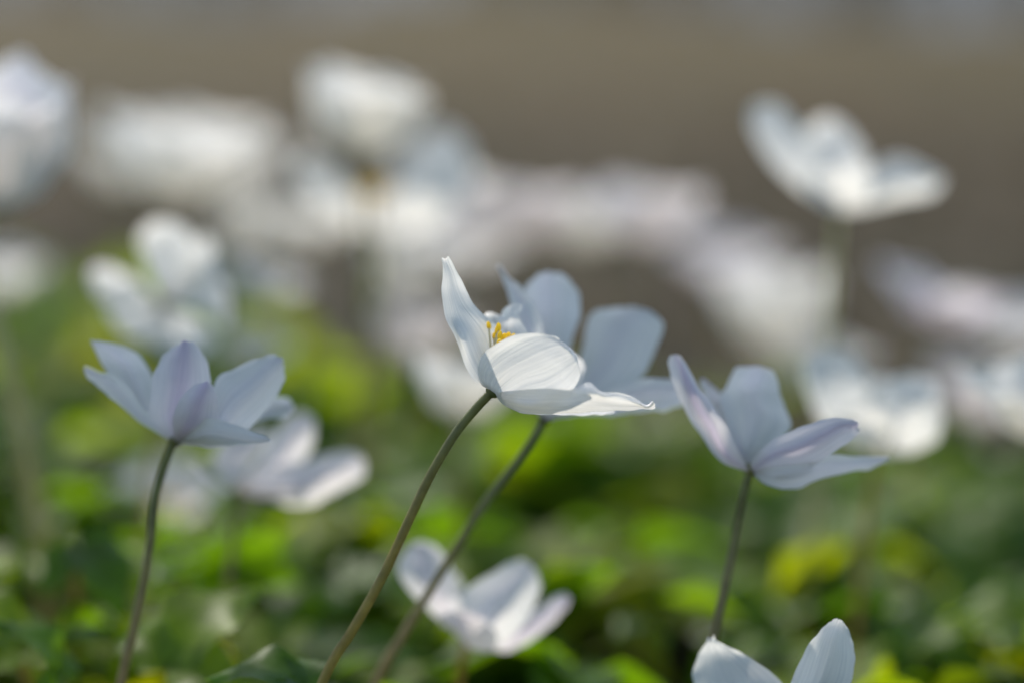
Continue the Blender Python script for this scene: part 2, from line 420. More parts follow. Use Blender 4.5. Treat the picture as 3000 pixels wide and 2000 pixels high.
def generic(px, py, d, axis, Lmm=17, opn=62, seed=0, mat='white', npet=6, Wk=.40, foot=None, label='', stem='stem', whz=None, sr=(.00095, .0007), curl=0.35, spin=None, var=12):
    """px,py,d: where the petals join the stem; axis: the way the flower faces (right, away, up)"""
    r = random.Random(seed * 17 + 3)
    c = W(px, py, d); ax = Vector(axis).normalized()
    f = Vector(foot) if foot else Vector((c.x - ax.x * .03 + r.uniform(-.006, .006), c.y - ax.y * .02, 0))
    f.z = ground_z(f.x, f.y)
    root = tag(empty('wood_anemone', f), label, 'flower', GROUP)
    x = ax.orthogonal().normalized(); y = ax.cross(x)
    ph0 = spin if spin is not None else r.uniform(0, 6.283)
    for k in range(npet):
        ph = ph0 + 2 * math.pi * k / npet + r.uniform(-.12, .12)
        rad = x * math.cos(ph) + y * math.sin(ph); lat = ax.cross(rad)
        L = Lmm * .001 * r.uniform(.88, 1.08); o_ = R(opn + r.uniform(-var, var)); inner = k % 2
        rows = []; pr, ph_ = 0.0008, 0.0004 * inner
        NT = 7; Wd = L * Wk * r.uniform(.88, 1.12)
        for i in range(NT):
            t = i / (NT - 1)
            th = R(88) * (1 - min(1, t * 2.4)) + o_ * min(1, t * 2.4) + (-.25 + curl * t) * t
            if i: pr += math.sin(th) * L / (NT - 1); ph_ += math.cos(th) * L / (NT - 1)
            w = Wd * (0.16 + .95 * math.sin(math.pi * (t * .90 + .03) ** 1.15) ** .8) if i < NT - 1 else Wd * .30
            cup = .30 + .1 * r.uniform(-1, 1)
            row = []
            for s in (-1, -.5, 0, .5, 1):
                n_in = ax * math.sin(th) - rad * math.cos(th)
                row.append(c + rad * pr + ax * ph_ + lat * (w * s) + n_in * (cup * w * s * s) - (rad * math.sin(th) + ax * math.cos(th)) * (0.12 * L * s * s * (t > .9)))
            rows.append(row)
        mb = MB(); mb.grid(crumple(surf(rows, 13, 20), .0009, 2.4, seed * 7 + k, .0007)); mb.build('petal', M[mat], root)
    stamens(root, c, ax, 22, r, .0055, .85, False)
    mb = MB(); mb.ellipsoid(c + ax * .0025, ax, .0014, .0022); mb.build('pistil', M['pistil'], root)
    hz = c.z
    p1 = c - ax * .010
    mid = f.lerp(p1, .5) + Vector((ax.x * .006 + r.uniform(-.004, .004), 0, .004))
    stem_part(root, [f - Vector((0, 0, .004)), f.lerp(mid, .5), mid, mid.lerp(p1, .55) + Vector((ax.x * .001, 0, .001)), p1, c + ax * .0006], sr[0], sr[1], M[stem], n=28)
    wz = whz if whz else min(.05, hz * .5)
    whorl(root, f.lerp(mid, min(1, wz / max(mid.z, .01))), r)
    return root

def hero(name_label, depth, petals, stem_pts, mat='white', stem='stem', seed=1, sr=(.00090, .00072), hairs=0, foot=None, amp=.0006, edge=.0004, wl=True):
    """petals: rows of (px, py, mm beyond the flower's own distance), base to tip"""
    pts = [W(a, b, depth + m * .001) for a, b, m in stem_pts]
    dn = pts[0] - pts[1]; dn = dn / max(1e-6, -dn.z)
    f = Vector(foot) if foot else Vector((pts[0].x + dn.x * pts[0].z * .75, pts[0].y + dn.y * pts[0].z * .6, 0)); f.z = ground_z(f.x, f.y)
    root = tag(empty('wood_anemone', f), name_label, 'flower', GROUP)
    for k, spec in enumerate(petals):
        mt, plabel = mat, None
        if isinstance(spec, tuple): spec, mt = spec
        n = max(len(rw) for rw in spec)
        rows = []
        for rw in spec:
            q = [W(a, b, depth + m * .001) for a, b, m in rw]
            rows.append(spline(q, n) if len(q) != n else q)
        mb = MB(); mb.grid(crumple(surf(rows, 21, 34), amp, 2.6, seed * 5 + k, edge)); mb.build('petal', M[mt], root)
    full = [f - Vector((0, 0, .004)), f.lerp(pts[0], .5) + dn * (pts[0].z * .06)] + pts
    tax = (pts[-1] - pts[-2]).normalized(); cb = MB(); cb.ellipsoid(pts[-1] + tax * .0002, tax, .00125, .0011); cb.build('receptacle', M['stem'], root)
    stem_part(root, full, sr[0], sr[1], M[stem], hairs, 70, seed)
    if wl:
        r = random.Random(seed); whorl(root, f.lerp(pts[0], .55) + dn * (pts[0].z * .05), r, .02)
    return root

# --- the flower in focus
A1 = [[(1434,1140,-1),(1438,1143,-.5),(1442,1145,0),(1447,1146,1)],
      [(1400,1119,-5),(1414,1112,-3),(1440,1098,2),(1470,1085,6)],
      [(1364,1068,-6),(1382,1052,-4.5),(1428,1038,3),(1478,1014,8)],
      [(1339,1002,-6),(1357,988,-6),(1402,972,2),(1464,965,8)],
      [(1314,947,-6),(1332,938,-4.5),(1368,922,-.5),(1418,930,6)],
      [(1298,902,-5.5),(1322,897,-4),(1346,887,-1.5),(1388,896,4)],
      [(1291,852,-5),(1312,852,-3.8),(1332,845,-2),(1361,852,2)],
      [(1297,808,-5),(1309,805,-4.2),(1322,802,-3),(1344,808,-.5)],
      [(1291,768,-5),(1299,766,-4.6),(1307,766,-4),(1322,766,-2.6)],
      [(1292,753,-5.2),(1298,757,-5),(1306,757,-4.5),(1314,750,-3.6)]]
A2 = [[(1438,1140,1),(1442,1143,1),(1448,1143,1.5)],
      [(1425,1060,6),(1450,1064,7),(1475,1062,6.5)],
      [(1412,985,11),(1448,992,12.5),(1482,990,11)],
      [(1412,945,14),(1447,952,15.5),(1474,950,14)],
      [(1422,927,15),(1445,926,16.5),(1465,930,15)],
      [(1436,921,15.5),(1446,919,16),(1457,921,15.5)]]
A3 = [[(1443,1141,.5),(1446,1142,.7),(1449,1143,.9),(1452,1144,1)],
      [(1455,1060,6),(1470,1064,7),(1485,1066,7),(1505,1065,6)],
      [(1462,992,10),(1495,1002,12),(1528,1004,10),(1552,1002,7)],
      [(1464,947,13),(1487,957,13.5),(1514,955,12),(1534,960,9)],
      [(1470,917,14.5),(1486,927,12),(1505,928,11),(1521,933,10)],
      [(1479,901,13.5),(1494,906,11.5),(1510,908,11),(1526,911,10)],
      [(1496,892,12),(1507,890,11.5),(1518,889,11),(1530,892,10)]]
A4 = [[(1438,1143,-.5),(1442,1146,-1),(1447,1149,-1),(1452,1150,-.5)],
      [(1411,1122,-3.5),(1430,1125,-4.5),(1458,1150,-5),(1468,1182,-3)],
      [(1400,1085,-6),(1435,1092,-7),(1490,1130,-7.2),(1505,1199,-5)],
      [(1413,1040,-8),(1470,1060,-8.6),(1535,1100,-8.8),(1550,1207,-6.5)],
      [(1452,1010,-9.8),(1520,1030,-9.8),(1590,1080,-9.8),(1605,1200,-7.5)],
      [(1500,984,-10.8),(1560,1010,-10.6),(1630,1060,-10.3),(1655,1167,-8.5)],
      [(1556,976,-11),(1605,995,-10.8),(1660,1045,-9.8),(1688,1125,-9)],
      [(1605,982,-10.5),(1637,997,-10.3),(1677,1040,-9.5),(1699,1090,-9)],
      [(1637,994,-10),(1655,1006,-9.8),(1678,1030,-8.5),(1695,1055,-8.5)]]
A5 = [[(1450,1147,-1.5),(1455,1152,-2),(1460,1158,-2),(1464,1163,-1.5)],
      [(1492,1144,-9.5),(1486,1160,-9),(1482,1175,-7),(1478,1185,-4)],
      [(1560,1138,-11),(1550,1165,-10.8),(1545,1190,-11),(1540,1212,-8)],
      [(1625,1137,-12.5),(1612,1165,-12.2),(1605,1193,-10.5),(1600,1215,-9)],
      [(1676,1139,-12.5),(1668,1165,-12),(1663,1192,-11),(1662,1213,-6)],
      [(1726,1116,-12),(1722,1155,-13),(1722,1188,-9),(1722,1209,-3)],
      [(1762,1144,-12),(1770,1165,-12),(1772,1188,-7),(1772,1206,-2)],
      [(1815,1149,-10),(1818,1170,-10),(1822,1190,-7),(1826,1205,-2)],
      [(1866,1169,-8),(1868,1180,-9),(1872,1192,-6),(1876,1203,-2)],
      [(1894,1183,-6),(1897,1190,-7),(1900,1196,-5),(1904,1202,-3)],
      [(1908,1171,-6),(1913,1175,-7),(1919,1182,-6),(1920,1197,-4)]]
A6 = [[(1452,1146,0),(1455,1150,0),(1458,1156,0)],
      [(1530,1165,6),(1528,1192,4),(1530,1209,-1)],
      [(1610,1165,12),(1612,1195,9),(1615,1215,1)],
      [(1690,1170,15),(1695,1198,11),(1700,1215,4)],
      [(1750,1180,16),(1755,1198,12),(1760,1210,6)],
      [(1790,1192,15),(1798,1198,12),(1802,1204,9)]]
SA = [(943,2000,6),(1030,1850,5),(1120,1690,4),(1195,1530,3),(1262,1390,2),(1330,1275,1),(1390,1200,.5),(1430,1158,0),(1442,1146,0)]
heroA = hero('sharp white anemone in the middle, yellow stamens between its raised and outstretched petals', DF, [A1, A2, A3, A4, A5, A6], SA, mat='glint', seed=1, hairs=2600, amp=.0005, edge=.00035, sr=(.00090, .00070))
anth = [(1432,954,4,10,22,-12),(1455,969,3,9,24,6),(1461,959,2,11,24,-4),(1464,983,1,10,24,12),(1463,1004,-1,12,22,14),(1477,988,2,13,22,14),(1488,983,3,10,20,25),(1502,984,3,8,17,48),(1448,985,4,9,20,0),(1471,1018,-2,6,14,8)]
def hero_stamen(root, px, py, mm, w, h, tilt):
    tip = W(px, py, DF + mm * .001); base = W(1452 + (px - 1460) * .25, 1112, DF + mm * .0003)
    mb = MB(); mb.tube(spline([base, base.lerp(tip, .5) + Vector((0, 0, .0002)), tip], 8), .00018, 6)
    s = mb.build('stamen', M['filament'], root)
    ax = RT * math.sin(R(tilt)) + UP * math.cos(R(tilt)); k = DF / FPX
    a = MB(); a.ellipsoid(tip, ax, w * k * .62, h * k * .60, 12, 9); o = a.build('anther', M['anther'], None, off=root.location)
    o.location = (0, 0, 0); o.parent = s
for a in anth: hero_stamen(heroA, *a)
rr = random.Random(9)
for i in range(22):
    hero_stamen(heroA, rr.uniform(1445, 1560), rr.uniform(1015, 1060), rr.uniform(-1, 7), 10, 20, rr.uniform(-20, 50))
_m = MB(); _m.ellipsoid(W(1462, 1085, DF + .002), Vector((.5, 0, .85)), .0014, .0022); _m.build('pistil', M['pistil'], heroA)

# --- the one just behind it (same stem slope)
B = [[[(1585,1222,-1),(1590,1225,-1),(1595,1228,0)],[(1530,1120,-6),(1560,1110,-7),(1590,1100,-5)],[(1515,1000,-7),(1555,990,-8),(1590,985,-5)],[(1500,905,-6),(1535,900,-7),(1570,905,-4)],[(1482,840,-4),(1508,840,-5),(1535,850,-3)],[(1466,800,-3),(1478,800,-3),(1493,805,-2)],[(1455,776,-2),(1460,778,-2),(1466,784,-2)]],
     [[(1588,1220,1),(1592,1222,1),(1597,1224,1)],[(1560,1120,4),(1590,1125,4),(1630,1120,3)],[(1530,1010,6),(1590,1015,9),(1675,1010,5)],[(1520,930,7),(1600,930,10),(1702,930,5)],[(1525,870,7),(1600,870,9),(1698,870,5)],[(1548,826,7),(1600,826,8),(1672,828,6)],[(1578,802,6),(1605,796,7),(1640,803,6)]],
     [[(1595,1221,0),(1600,1224,0),(1603,1228,0)],[(1650,1150,5),(1690,1165,3),(1720,1190,1)],[(1700,1040,8),(1770,1070,6),(1830,1140,3)],[(1718,945,9),(1800,990,8),(1885,1095,4)],[(1745,910,10),(1830,940,9),(1918,1025,5)],[(1800,901,10),(1862,910,9),(1940,975,6)],[(1862,899,9),(1900,910,9),(1944,945,7)]],
     [[(1600,1226,-1),(1602,1228,-1),(1604,1232,-1)],[(1700,1190,-6),(1700,1205,-6),(1700,1216,-3)],[(1800,1135,-9),(1800,1180,-9),(1800,1210,-3)],[(1890,1106,-8),(1895,1150,-8),(1895,1197,-2)],[(1960,1108,-5),(1970,1145,-5),(1965,1190,0)],[(2005,1122,-3),(2015,1145,-3),(2008,1172,0)]],
     [[(1590,1222,-1),(1594,1226,-1),(1600,1228,-1)],[(1570,1180,-6),(1610,1180,-8),(1650,1190,-6)],[(1560,1120,-9),(1630,1110,-12),(1700,1130,-9)],[(1590,1060,-11),(1650,1050,-13),(1710,1070,-11)],[(1630,1030,-12),(1660,1020,-12),(1690,1035,-12)]],
     [[(1600,1222,1),(1603,1224,1),(1606,1226,1)],[(1700,1180,8),(1700,1190,8),(1700,1200,7)],[(1810,1160,14),(1810,1175,14),(1810,1190,12)],[(1880,1160,16),(1882,1170,16),(1880,1180,15)]]]
SB = [(1100,2000,10),(1180,1860,8),(1265,1720,6),(1345,1590,4),(1430,1460,2),(1515,1350,1),(1565,1280,0),(1595,1226,0)]
hero('bluish anemone directly behind the sharp one, two broad petals rising right', .502, B, SB, 'blue', 'stem_brown', 2, amp=.0008, edge=.0005)

# --- left shaded flower
Cc = [([[(505,1286,-1),(510,1290,-1),(515,1294,-1)],[(430,1200,-3),(425,1225,-2),(426,1249,-1)],[(375,1130,-4),(350,1150,-3),(341,1176,-2)],[(337,1098,-4),(315,1118,-3),(301,1144,-2)],[(290,1088,-3),(278,1097,-3),(270,1110,-2)],[(250,1070,-2),(247,1076,-2),(248,1084,-2)]]),
      ([[(505,1285,1),(510,1288,1),(516,1292,1)],[(394,1205,2),(430,1200,3),(470,1200,2)],[(349,1144,3),(400,1130,5),(452,1128,3)],[(318,1095,4),(370,1070,6),(430,1070,4)],[(287,1043,4),(335,1035,5),(392,1030,4)],[(272,1012,3),(300,1012,4),(342,1010,4)],[(263,999,3),(272,1001,3),(290,1005,3)]], 'blue'),
      ([[(508,1288,0),(513,1290,0),(519,1292,0)],[(440,1220,-6),(510,1215,-8),(590,1220,-6)],[(448,1140,-8),(525,1130,-11),(618,1140,-8)],[(462,1071,-8),(535,1060,-11),(610,1066,-8)],[(492,1028,-8),(540,1020,-10),(588,1028,-8)],[(518,1003,-8),(541,997,-9),(566,1005,-8)]], 'lilac'),
      ([[(510,1290,-1),(515,1293,-1),(520,1295,-1)],[(505,1230,-8),(560,1235,-11),(630,1240,-9)],[(520,1178,-12),(580,1185,-14),(636,1190,-12)],[(553,1140,-13),(598,1140,-14),(634,1150,-13)],[(585,1122,-13),(605,1118,-13),(622,1126,-13)]], 'lilac'),
      ([[(512,1290,-1),(518,1294,-1),(524,1297,-1)],[(600,1200,-7),(620,1260,-9),(640,1305,-5)],[(637,1105,-7),(690,1180,-10),(705,1268,-6)],[(690,1078,-6),(750,1130,-8),(770,1205,-5)],[(745,1052,-5),(790,1085,-6),(808,1150,-4)],[(785,1040,-4),(815,1060,-5),(833,1105,-3)],[(806,1038,-4),(824,1050,-4),(836,1078,-3)]], 'blue'),
      ([[(514,1292,1),(518,1294,1),(522,1296,1)],[(650,1210,7),(655,1240,6),(660,1265,5)],[(760,1170,11),(765,1205,10),(765,1232,8)],[(808,1160,12),(815,1190,12),(812,1222,10)],[(844,1163,12),(856,1190,12),(848,1216,11)],[(856,1176,12),(862,1192,12),(856,1206,12)]], 'blue'),
      ([[(514,1293,0),(518,1296,0),(522,1298,0)],[(600,1225,-11),(600,1275,-11),(600,1309,-3)],[(680,1240,-13),(685,1282,-13),(690,1309,-5)],[(740,1262,-13),(745,1290,-13),(748,1303,-7)],[(785,1276,-12),(790,1285,-12),(796,1293,-9)]], 'blue')]
SC = [(355,2000,6),(385,1870,5),(418,1720,4),(440,1590,3),(455,1460,2),(478,1370,1),(505,1300,0),(511,1291,0)]
hero('bluish lilac anemone on a dark stem at the left, petals spread like a crown', .490, Cc, SC, 'blue', 'stem_brown', 3, amp=.0007, edge=.0004, sr=(.00090, .00075))

# --- right shaded flower
E = [([[(2190,1370,-1),(2195,1376,-1),(2199,1382,-1)],[(2150,1300,-5),(2125,1330,-6),(2105,1350,-3)],[(2112,1225,-7),(2080,1245,-8),(2040,1262,-4)],[(2082,1178,-7),(2045,1190,-8),(2003,1195,-4)],[(2044,1118,-6),(2012,1120,-7),(1980,1128,-4)],[(2008,1058,-5),(1988,1062,-5),(1966,1066,-3)],[(1988,1040,-4),(1978,1036,-4),(1968,1044,-3)]], 'lilac'),
     ([[(2190,1368,1),(2195,1370,1),(2199,1372,1)],[(2120,1270,5),(2140,1265,6),(2160,1260,6)],[(2070,1180,8),(2100,1185,9),(2132,1190,9)],[(2052,1130,9),(2080,1135,9),(2110,1150,9)],[(2052,1108,9),(2064,1110,9),(2080,1122,9)]], 'blush'),
     ([[(2186,1360,1),(2194,1366,1),(2202,1368,1)],[(2145,1290,4),(2190,1300,6),(2260,1295,5)],[(2122,1215,6),(2210,1215,9),(2316,1252,6)],[(2108,1165,7),(2200,1165,10),(2300,1190,7)],[(2128,1132,8),(2205,1135,10),(2286,1155,8)],[(2146,1098,8),(2215,1105,9),(2280,1122,8)],[(2156,1074,8),(2212,1072,8),(2264,1084,8)]], 'blue'),
     ([[(2196,1368,-1),(2202,1376,-1),(2206,1382,-1)],[(2245,1304,-6),(2262,1335,-9),(2280,1375,-5)],[(2312,1268,-9),(2345,1310,-12),(2375,1360,-7)],[(2378,1238,-10),(2415,1275,-13),(2440,1325,-9)],[(2435,1220,-10),(2465,1248,-12),(2480,1302,-9)],[(2485,1222,-10),(2502,1245,-11),(2508,1278,-10)],[(2505,1232,-10),(2514,1244,-10),(2516,1262,-10)]], 'lilac'),
     ([[(2199,1376,0),(2202,1382,0),(2205,1388,0)],[(2270,1360,-6),(2268,1395,-7),(2262,1422,-2)],[(2370,1340,-8),(2350,1385,-8),(2335,1430,-2)],[(2440,1330,-6),(2425,1365,-6),(2405,1400,-1)],[(2500,1335,-2),(2495,1360,-2),(2485,1381,0)],[(2560,1336,2),(2556,1355,2),(2545,1375,2)],[(2600,1336,4),(2602,1343,4),(2596,1353,4)]], 'blue'),
     ([[(2199,1376,1),(2202,1378,1),(2205,1380,1)],[(2290,1350,8),(2290,1362,8),(2290,1378,6)],[(2400,1335,14),(2400,1350,14),(2400,1370,12)],[(2470,1335,16),(2472,1345,16),(2470,1358,15)]], 'blue')]
SE = [(2068,2000,8),(2085,1900,6),(2110,1780,5),(2138,1650,4),(2160,1540,3),(2178,1450,1),(2196,1385,0),(2199,1377,0)]
hero('lilac striped anemone at the right, one narrow petal standing up at its left', .489, E, SE, 'blue', 'stem_brown', 4, amp=.0007, edge=.0004)

# --- pink flower behind the left one
Dd = [([[(690,1425,0),(700,1430,0),(710,1436,0)],[(760,1340,-4),(800,1360,-6),(850,1385,-5)],[(805,1270,-5),(855,1290,-7),(905,1325,-5)],[(845,1225,-5),(885,1240,-6),(921,1270,-5)],[(878,1206,-4),(896,1208,-4),(914,1226,-4)]], 'blush'),
      ([[(692,1430,0),(700,1434,0),(708,1440,0)],[(640,1380,3),(680,1370,3),(730,1370,3)],[(625,1330,6),(700,1315,7),(780,1310,6)],[(660,1285,9),(730,1270,9),(800,1275,9)],[(710,1262,10),(745,1256,10),(780,1262,10)]], 'blush'),
      ([[(700,1430,0),(705,1438,0),(712,1445,0)],[(800,1370,-6),(800,1420,-9),(800,1465,-5)],[(900,1345,-7),(905,1410,-10),(905,1484,-5)],[(970,1326,-6),(985,1385,-8),(975,1445,-4)],[(1030,1320,-5),(1042,1360,-6),(1030,1415,-4)],[(1060,1333,-5),(1072,1360,-5),(1062,1393,-4)]], 'blush'),
      ([[(690,1428,1),(696,1434,1),(702,1440,1)],[(640,1400,-3),(650,1420,-4),(670,1440,-3)],[(590,1370,-5),(600,1390,-6),(625,1415,-5)],[(560,1345,-5),(570,1358,-5),(590,1375,-5)]], 'white'),
      ([[(700,1436,-1),(705,1440,-1),(710,1446,-1)],[(760,1400,-8),(775,1430,-10),(790,1460,-7)],[(820,1395,-11),(840,1430,-13),(850,1470,-9)],[(880,1410,-12),(895,1435,-12),(900,1465,-11)]], 'blush')]
hero('pale pink anemone peeping out below and behind the left bluish one', .555, Dd, [(640,2000,8),(660,1800,4),(680,1600,1),(700,1440,0)], 'blush', 'stem_brown', 5, amp=.0009, edge=.0006)

# --- low flower, bottom middle
Ff = [([[(1360,1872,0),(1366,1878,0),(1372,1880,0)],[(1260,1790,-5),(1300,1780,-8),(1350,1770,-6)],[(1205,1735,-6),(1260,1720,-9),(1330,1710,-6)],[(1165,1672,-6),(1235,1660,-8),(1326,1668,-5)],[(1178,1620,-5),(1235,1615,-6),(1305,1628,-5)],[(1212,1588,-5),(1240,1583,-5),(1272,1594,-5)]], 'blush'),
      ([[(1364,1872,1),(1368,1875,1),(1372,1878,1)],[(1310,1790,5),(1340,1790,6),(1370,1790,5)],[(1310,1720,8),(1335,1720,9),(1365,1735,8)],[(1318,1680,9),(1332,1678,9),(1350,1700,9)]], 'white'),
      ([[(1370,1876,-1),(1376,1882,-1),(1382,1886,-1)],[(1350,1800,-8),(1420,1840,-11),(1450,1900,-6)],[(1365,1722,-8),(1450,1770,-12),(1520,1850,-8)],[(1440,1680,-7),(1500,1715,-10),(1560,1780,-7)],[(1495,1648,-6),(1535,1680,-8),(1578,1735,-6)],[(1530,1637,-6),(1555,1650,-6),(1578,1685,-6)]], 'blue'),
      ([[(1375,1882,0),(1380,1886,0),(1385,1890,0)],[(1480,1840,-4),(1480,1875,-5),(1480,1905,-2)],[(1560,1790,-3),(1570,1830,-4),(1570,1862,-1)],[(1620,1748,-2),(1640,1780,-2),(1635,1808,0)],[(1655,1735,-1),(1666,1750,-1),(1662,1774,0)]], 'lilac'),
      ([[(1362,1876,-1),(1368,1882,-1),(1374,1888,-1)],[(1290,1810,-8),(1330,1830,-10),(1380,1900,-8)],[(1310,1790,-12),(1370,1810,-13),(1440,1905,-11)],[(1350,1780,-14),(1400,1800,-15),(1460,1860,-13)]], 'blush')]
hero('small low anemone at the bottom centre, half open among the leaves', .530, Ff, [(1345,2000,3),(1350,1950,1),(1362,1900,0),(1370,1880,0)], 'blush', 'stem', 6, amp=.0008, edge=.0006)

# --- near flower cut by the bottom edge
G = [([[(2275,2112,0),(2283,2116,0),(2290,2120,0)],[(2150,2080,-4),(2210,2060,-2),(2270,2050,1)],[(2060,2050,-5),(2140,2010,-2),(2290,2000,2)],[(2030,1990,-4),(2110,1950,0),(2210,1935,4)],[(2040,1925,-2),(2095,1910,1),(2150,1900,3)],[(2062,1882,-1),(2082,1880,0),(2108,1882,1)],[(2074,1869,0),(2081,1867,0),(2090,1870,0)]], 'white'),
     ([[(2290,2112,0),(2298,2116,0),(2306,2120,0)],[(2290,2050,5),(2360,2060,7),(2430,2070,5)],[(2316,2000,7),(2400,2000,10),(2488,2010,6)],[(2346,1922,8),(2425,1930,11),(2504,1936,7)],[(2380,1872,9),(2440,1870,11),(2500,1880,8)],[(2415,1836,9),(2452,1830,10),(2486,1842,9)],[(2438,1818,9),(2457,1813,9),(2474,1823,9)]], 'white'),
     ([[(2280,2114,1),(2287,2116,1),(2294,2116,1)],[(2200,2060,8),(2260,2060,9),(2310,2060,8)],[(2190,2030,14),(2260,2025,15),(2320,2030,14)],[(2220,2018,17),(2255,2014,17),(2290,2018,17)]], 'white'),
     ([[(2290,2116,0),(2296,2120,0),(2300,2124,0)],[(2400,2100,-1),(2400,2120,-2),(2400,2140,-2)],[(2500,2085,-1),(2505,2110,-2),(2500,2135,-2)],[(2570,2080,0),(2575,2095,0),(2570,2115,0)]], 'white'),
     ([[(2280,2116,-1),(2288,2120,-1),(2296,2122,-1)],[(2200,2110,-8),(2290,2120,-10),(2380,2110,-8)],[(2190,2075,-13),(2290,2080,-15),(2390,2075,-13)],[(2230,2045,-15),(2290,2040,-16),(2350,2045,-15)]], 'white')]
hero('bright white anemone cut off by the bottom right edge, two petals showing', .452, G, [(2262,2320,4),(2275,2200,1),(2288,2118,0)], 'white', 'stem', 7, amp=.0007, edge=.0005, wl=False)

# --- single leaves that stand out of the carpet
LV = [ # px, py, d, reach direction (right, away, up), mm, tone, label
 (490, 1960, .515, (.6, .5, .75), 25, .80, 'large yellow green arching leaf left of centre at the bottom edge'),
 (230, 1610, .560, (.5, -.4, -.4), 19, .30, 'pale grey green leaf left of the dark stem of the bluish flower'),
 (530, 1700, .570, (-.2, -.4, .2), 11, .35, 'small round pale leaf just right of the dark stem at the lower left'),
 (900, 2010, .487, (-.7, .0, .25), 17, .35, 'dull green leaf touching the foot of the sharp stem at the bottom edge'),
 (730, 1700, .600, (.05, -.3, .6), 20, .30, 'upright pale leaf between the bluish flower stem and the sharp stem'),
 (1000, 1700, .600, (.9, -.3, .05), 20, .30, 'pale level leaf left of the small low flower'),
 (1880, 1840, .590, (-.2, -.5, .2), 13, .38, 'round pale leaf left of the right flower stem'),
 (2480, 1480, .700, (-.8, -.3, -.4), 34, .32, 'big pale drooping leaf right of the lilac striped flower stem'),
 (2700, 1830, .600, (.4, -.4, -.3), 24, .32, 'pale leaf right of the flower cut by the bottom edge'),
 (180, 1990, .515, (-.3, -.2, .6), 17, .36, 'pale leaf at the bottom left corner'),
 (60, 1900, .530, (-.5, .1, .4), 22, .85, 'yellow green leaf at the left edge near the bottom'),
 (2180, 1560, .720, (.5, -.3, .2), 24, .78, 'bright green leaf behind the right flower stem'),
 (1330, 1530, .800, (-.6, -.3, .1), 26, .70, 'soft green leaf behind the sharp stem'),
 (1830, 1520, .740, (.5, -.3, .2), 24, .7, 'yellowish green leaf in the middle of the carpet right of centre'),
]
for i, (px, py, d, dr, mm, tone, lb) in enumerate(LV):
    p = W(px, py, d); r = random.Random(900 + i); f = Vector((p.x + r.uniform(-.01, .01), p.y + .01, 0)); f.z = ground_z(f.x, f.y)
    root = tag(empty('leaf_plant', f), lb, 'leaf', 'single leaves standing out of the carpet')
    dv = Vector(dr).normalized(); side = dv.cross(Vector((.1, -.35, 1))).normalized(); up = side.cross(dv).normalized()
    mb = MB(); leaflet(mb, p, dv, side, up, mm * .001, mm * .00032, .45, .22, tone, 2)
    for a in (-70, 70):
        q = Matrix.Rotation(R(a), 3, up); dd = q @ dv; leaflet(mb, p, dd, dd.cross(up).normalized(), up, mm * .0007, mm * .00022, .4, .25, tone, 2)
    mb.build('leaf_blade', M['leaf'], root)
    mb = MB(); mb.tube(spline([f - Vector((0, 0, .003)), f.lerp(p, .5) - dv * .003, p], 12), .0008, 7); mb.build('leaf_stalk', M['stem'], root)

# --- added shrub, unseen at the right; leaves set along sun rays shade three flowers
def shade_shrub():
    r = random.Random(21); foot = Vector((.52, 1.02, 0))
    root = tag(empty('added_shade_shrub', foot), 'added unseen shrub at the right, its broad toothed leaves shading three flowers', 'shrub')
    targets = [(W(520, 1160, .490), .30), (W(1660, 1010, .506), .37), (W(1620, 1160, .508), .41), (W(2180, 1240, .489), .34), (W(2360, 1300, .489), .46)]
    spots = [p + SUN * t for p, t in targets]
    crown = Vector((.42, .92, .46))
    mb = MB(); mb.tube(spline([foot - Vector((0, 0, .01)), Vector((.51, 1.0, .2)), crown, Vector((.40, .86, .70))], 24), lambda t: .005 * (1 - .7 * t), 10)
    mb.build('trunk', M['bark'], root)
    for i, s in enumerate(spots):
        a = crown.lerp(Vector((.51, 1.0, .2)), .25 * i / 4)
        ax_ = (RT - SUN * RT.dot(SUN)).normalized(); dn_ = SUN.cross(ax_).normalized(); dn_ = dn_ if dn_.z < 0 else -dn_
        s = s + dn_ * (.009 if i in (1, 2) else .003 if i == 0 else .011)
        tw = MB(); e = s + ax_ * .026
        tw.tube(spline([a, a.lerp(e, .5) + Vector((0, 0, .02)), e], 16), lambda t: .0018 * (1 - .6 * t), 7); b = tw.build('branch', M['bark'], root)
        n = SUN; dv = (s - e).normalized(); side = dv.cross(n).normalized()
        m2 = MB(); leaflet(m2, e, dv, side, n, .050, .021, .12, .12, .5, 5); o = m2.build('leaf', M['leaf'], root)
    for k in range(16):
        t = r.uniform(.45, 1); base = spline([foot, Vector((.51, 1.0, .2)), crown, Vector((.40, .86, .70))], 20)[int(t * 19)]
        dv = Vector((r.uniform(-.2, 1), r.uniform(-.5, 1), r.uniform(-.2, .6))).normalized(); up = Vector((r.gauss(0, .2), r.gauss(0, .2), 1)); side = dv.cross(up).normalized(); up = side.cross(dv).normalized()
        m2 = MB(); m2.tube([base, base + dv * .02], .0008, 5); leaflet(m2, base + dv * .018, dv, side, up, .05, .021, .25, .15, .5, 5); m2.build('leaf', M['leaf'], root)
shade_shrub()

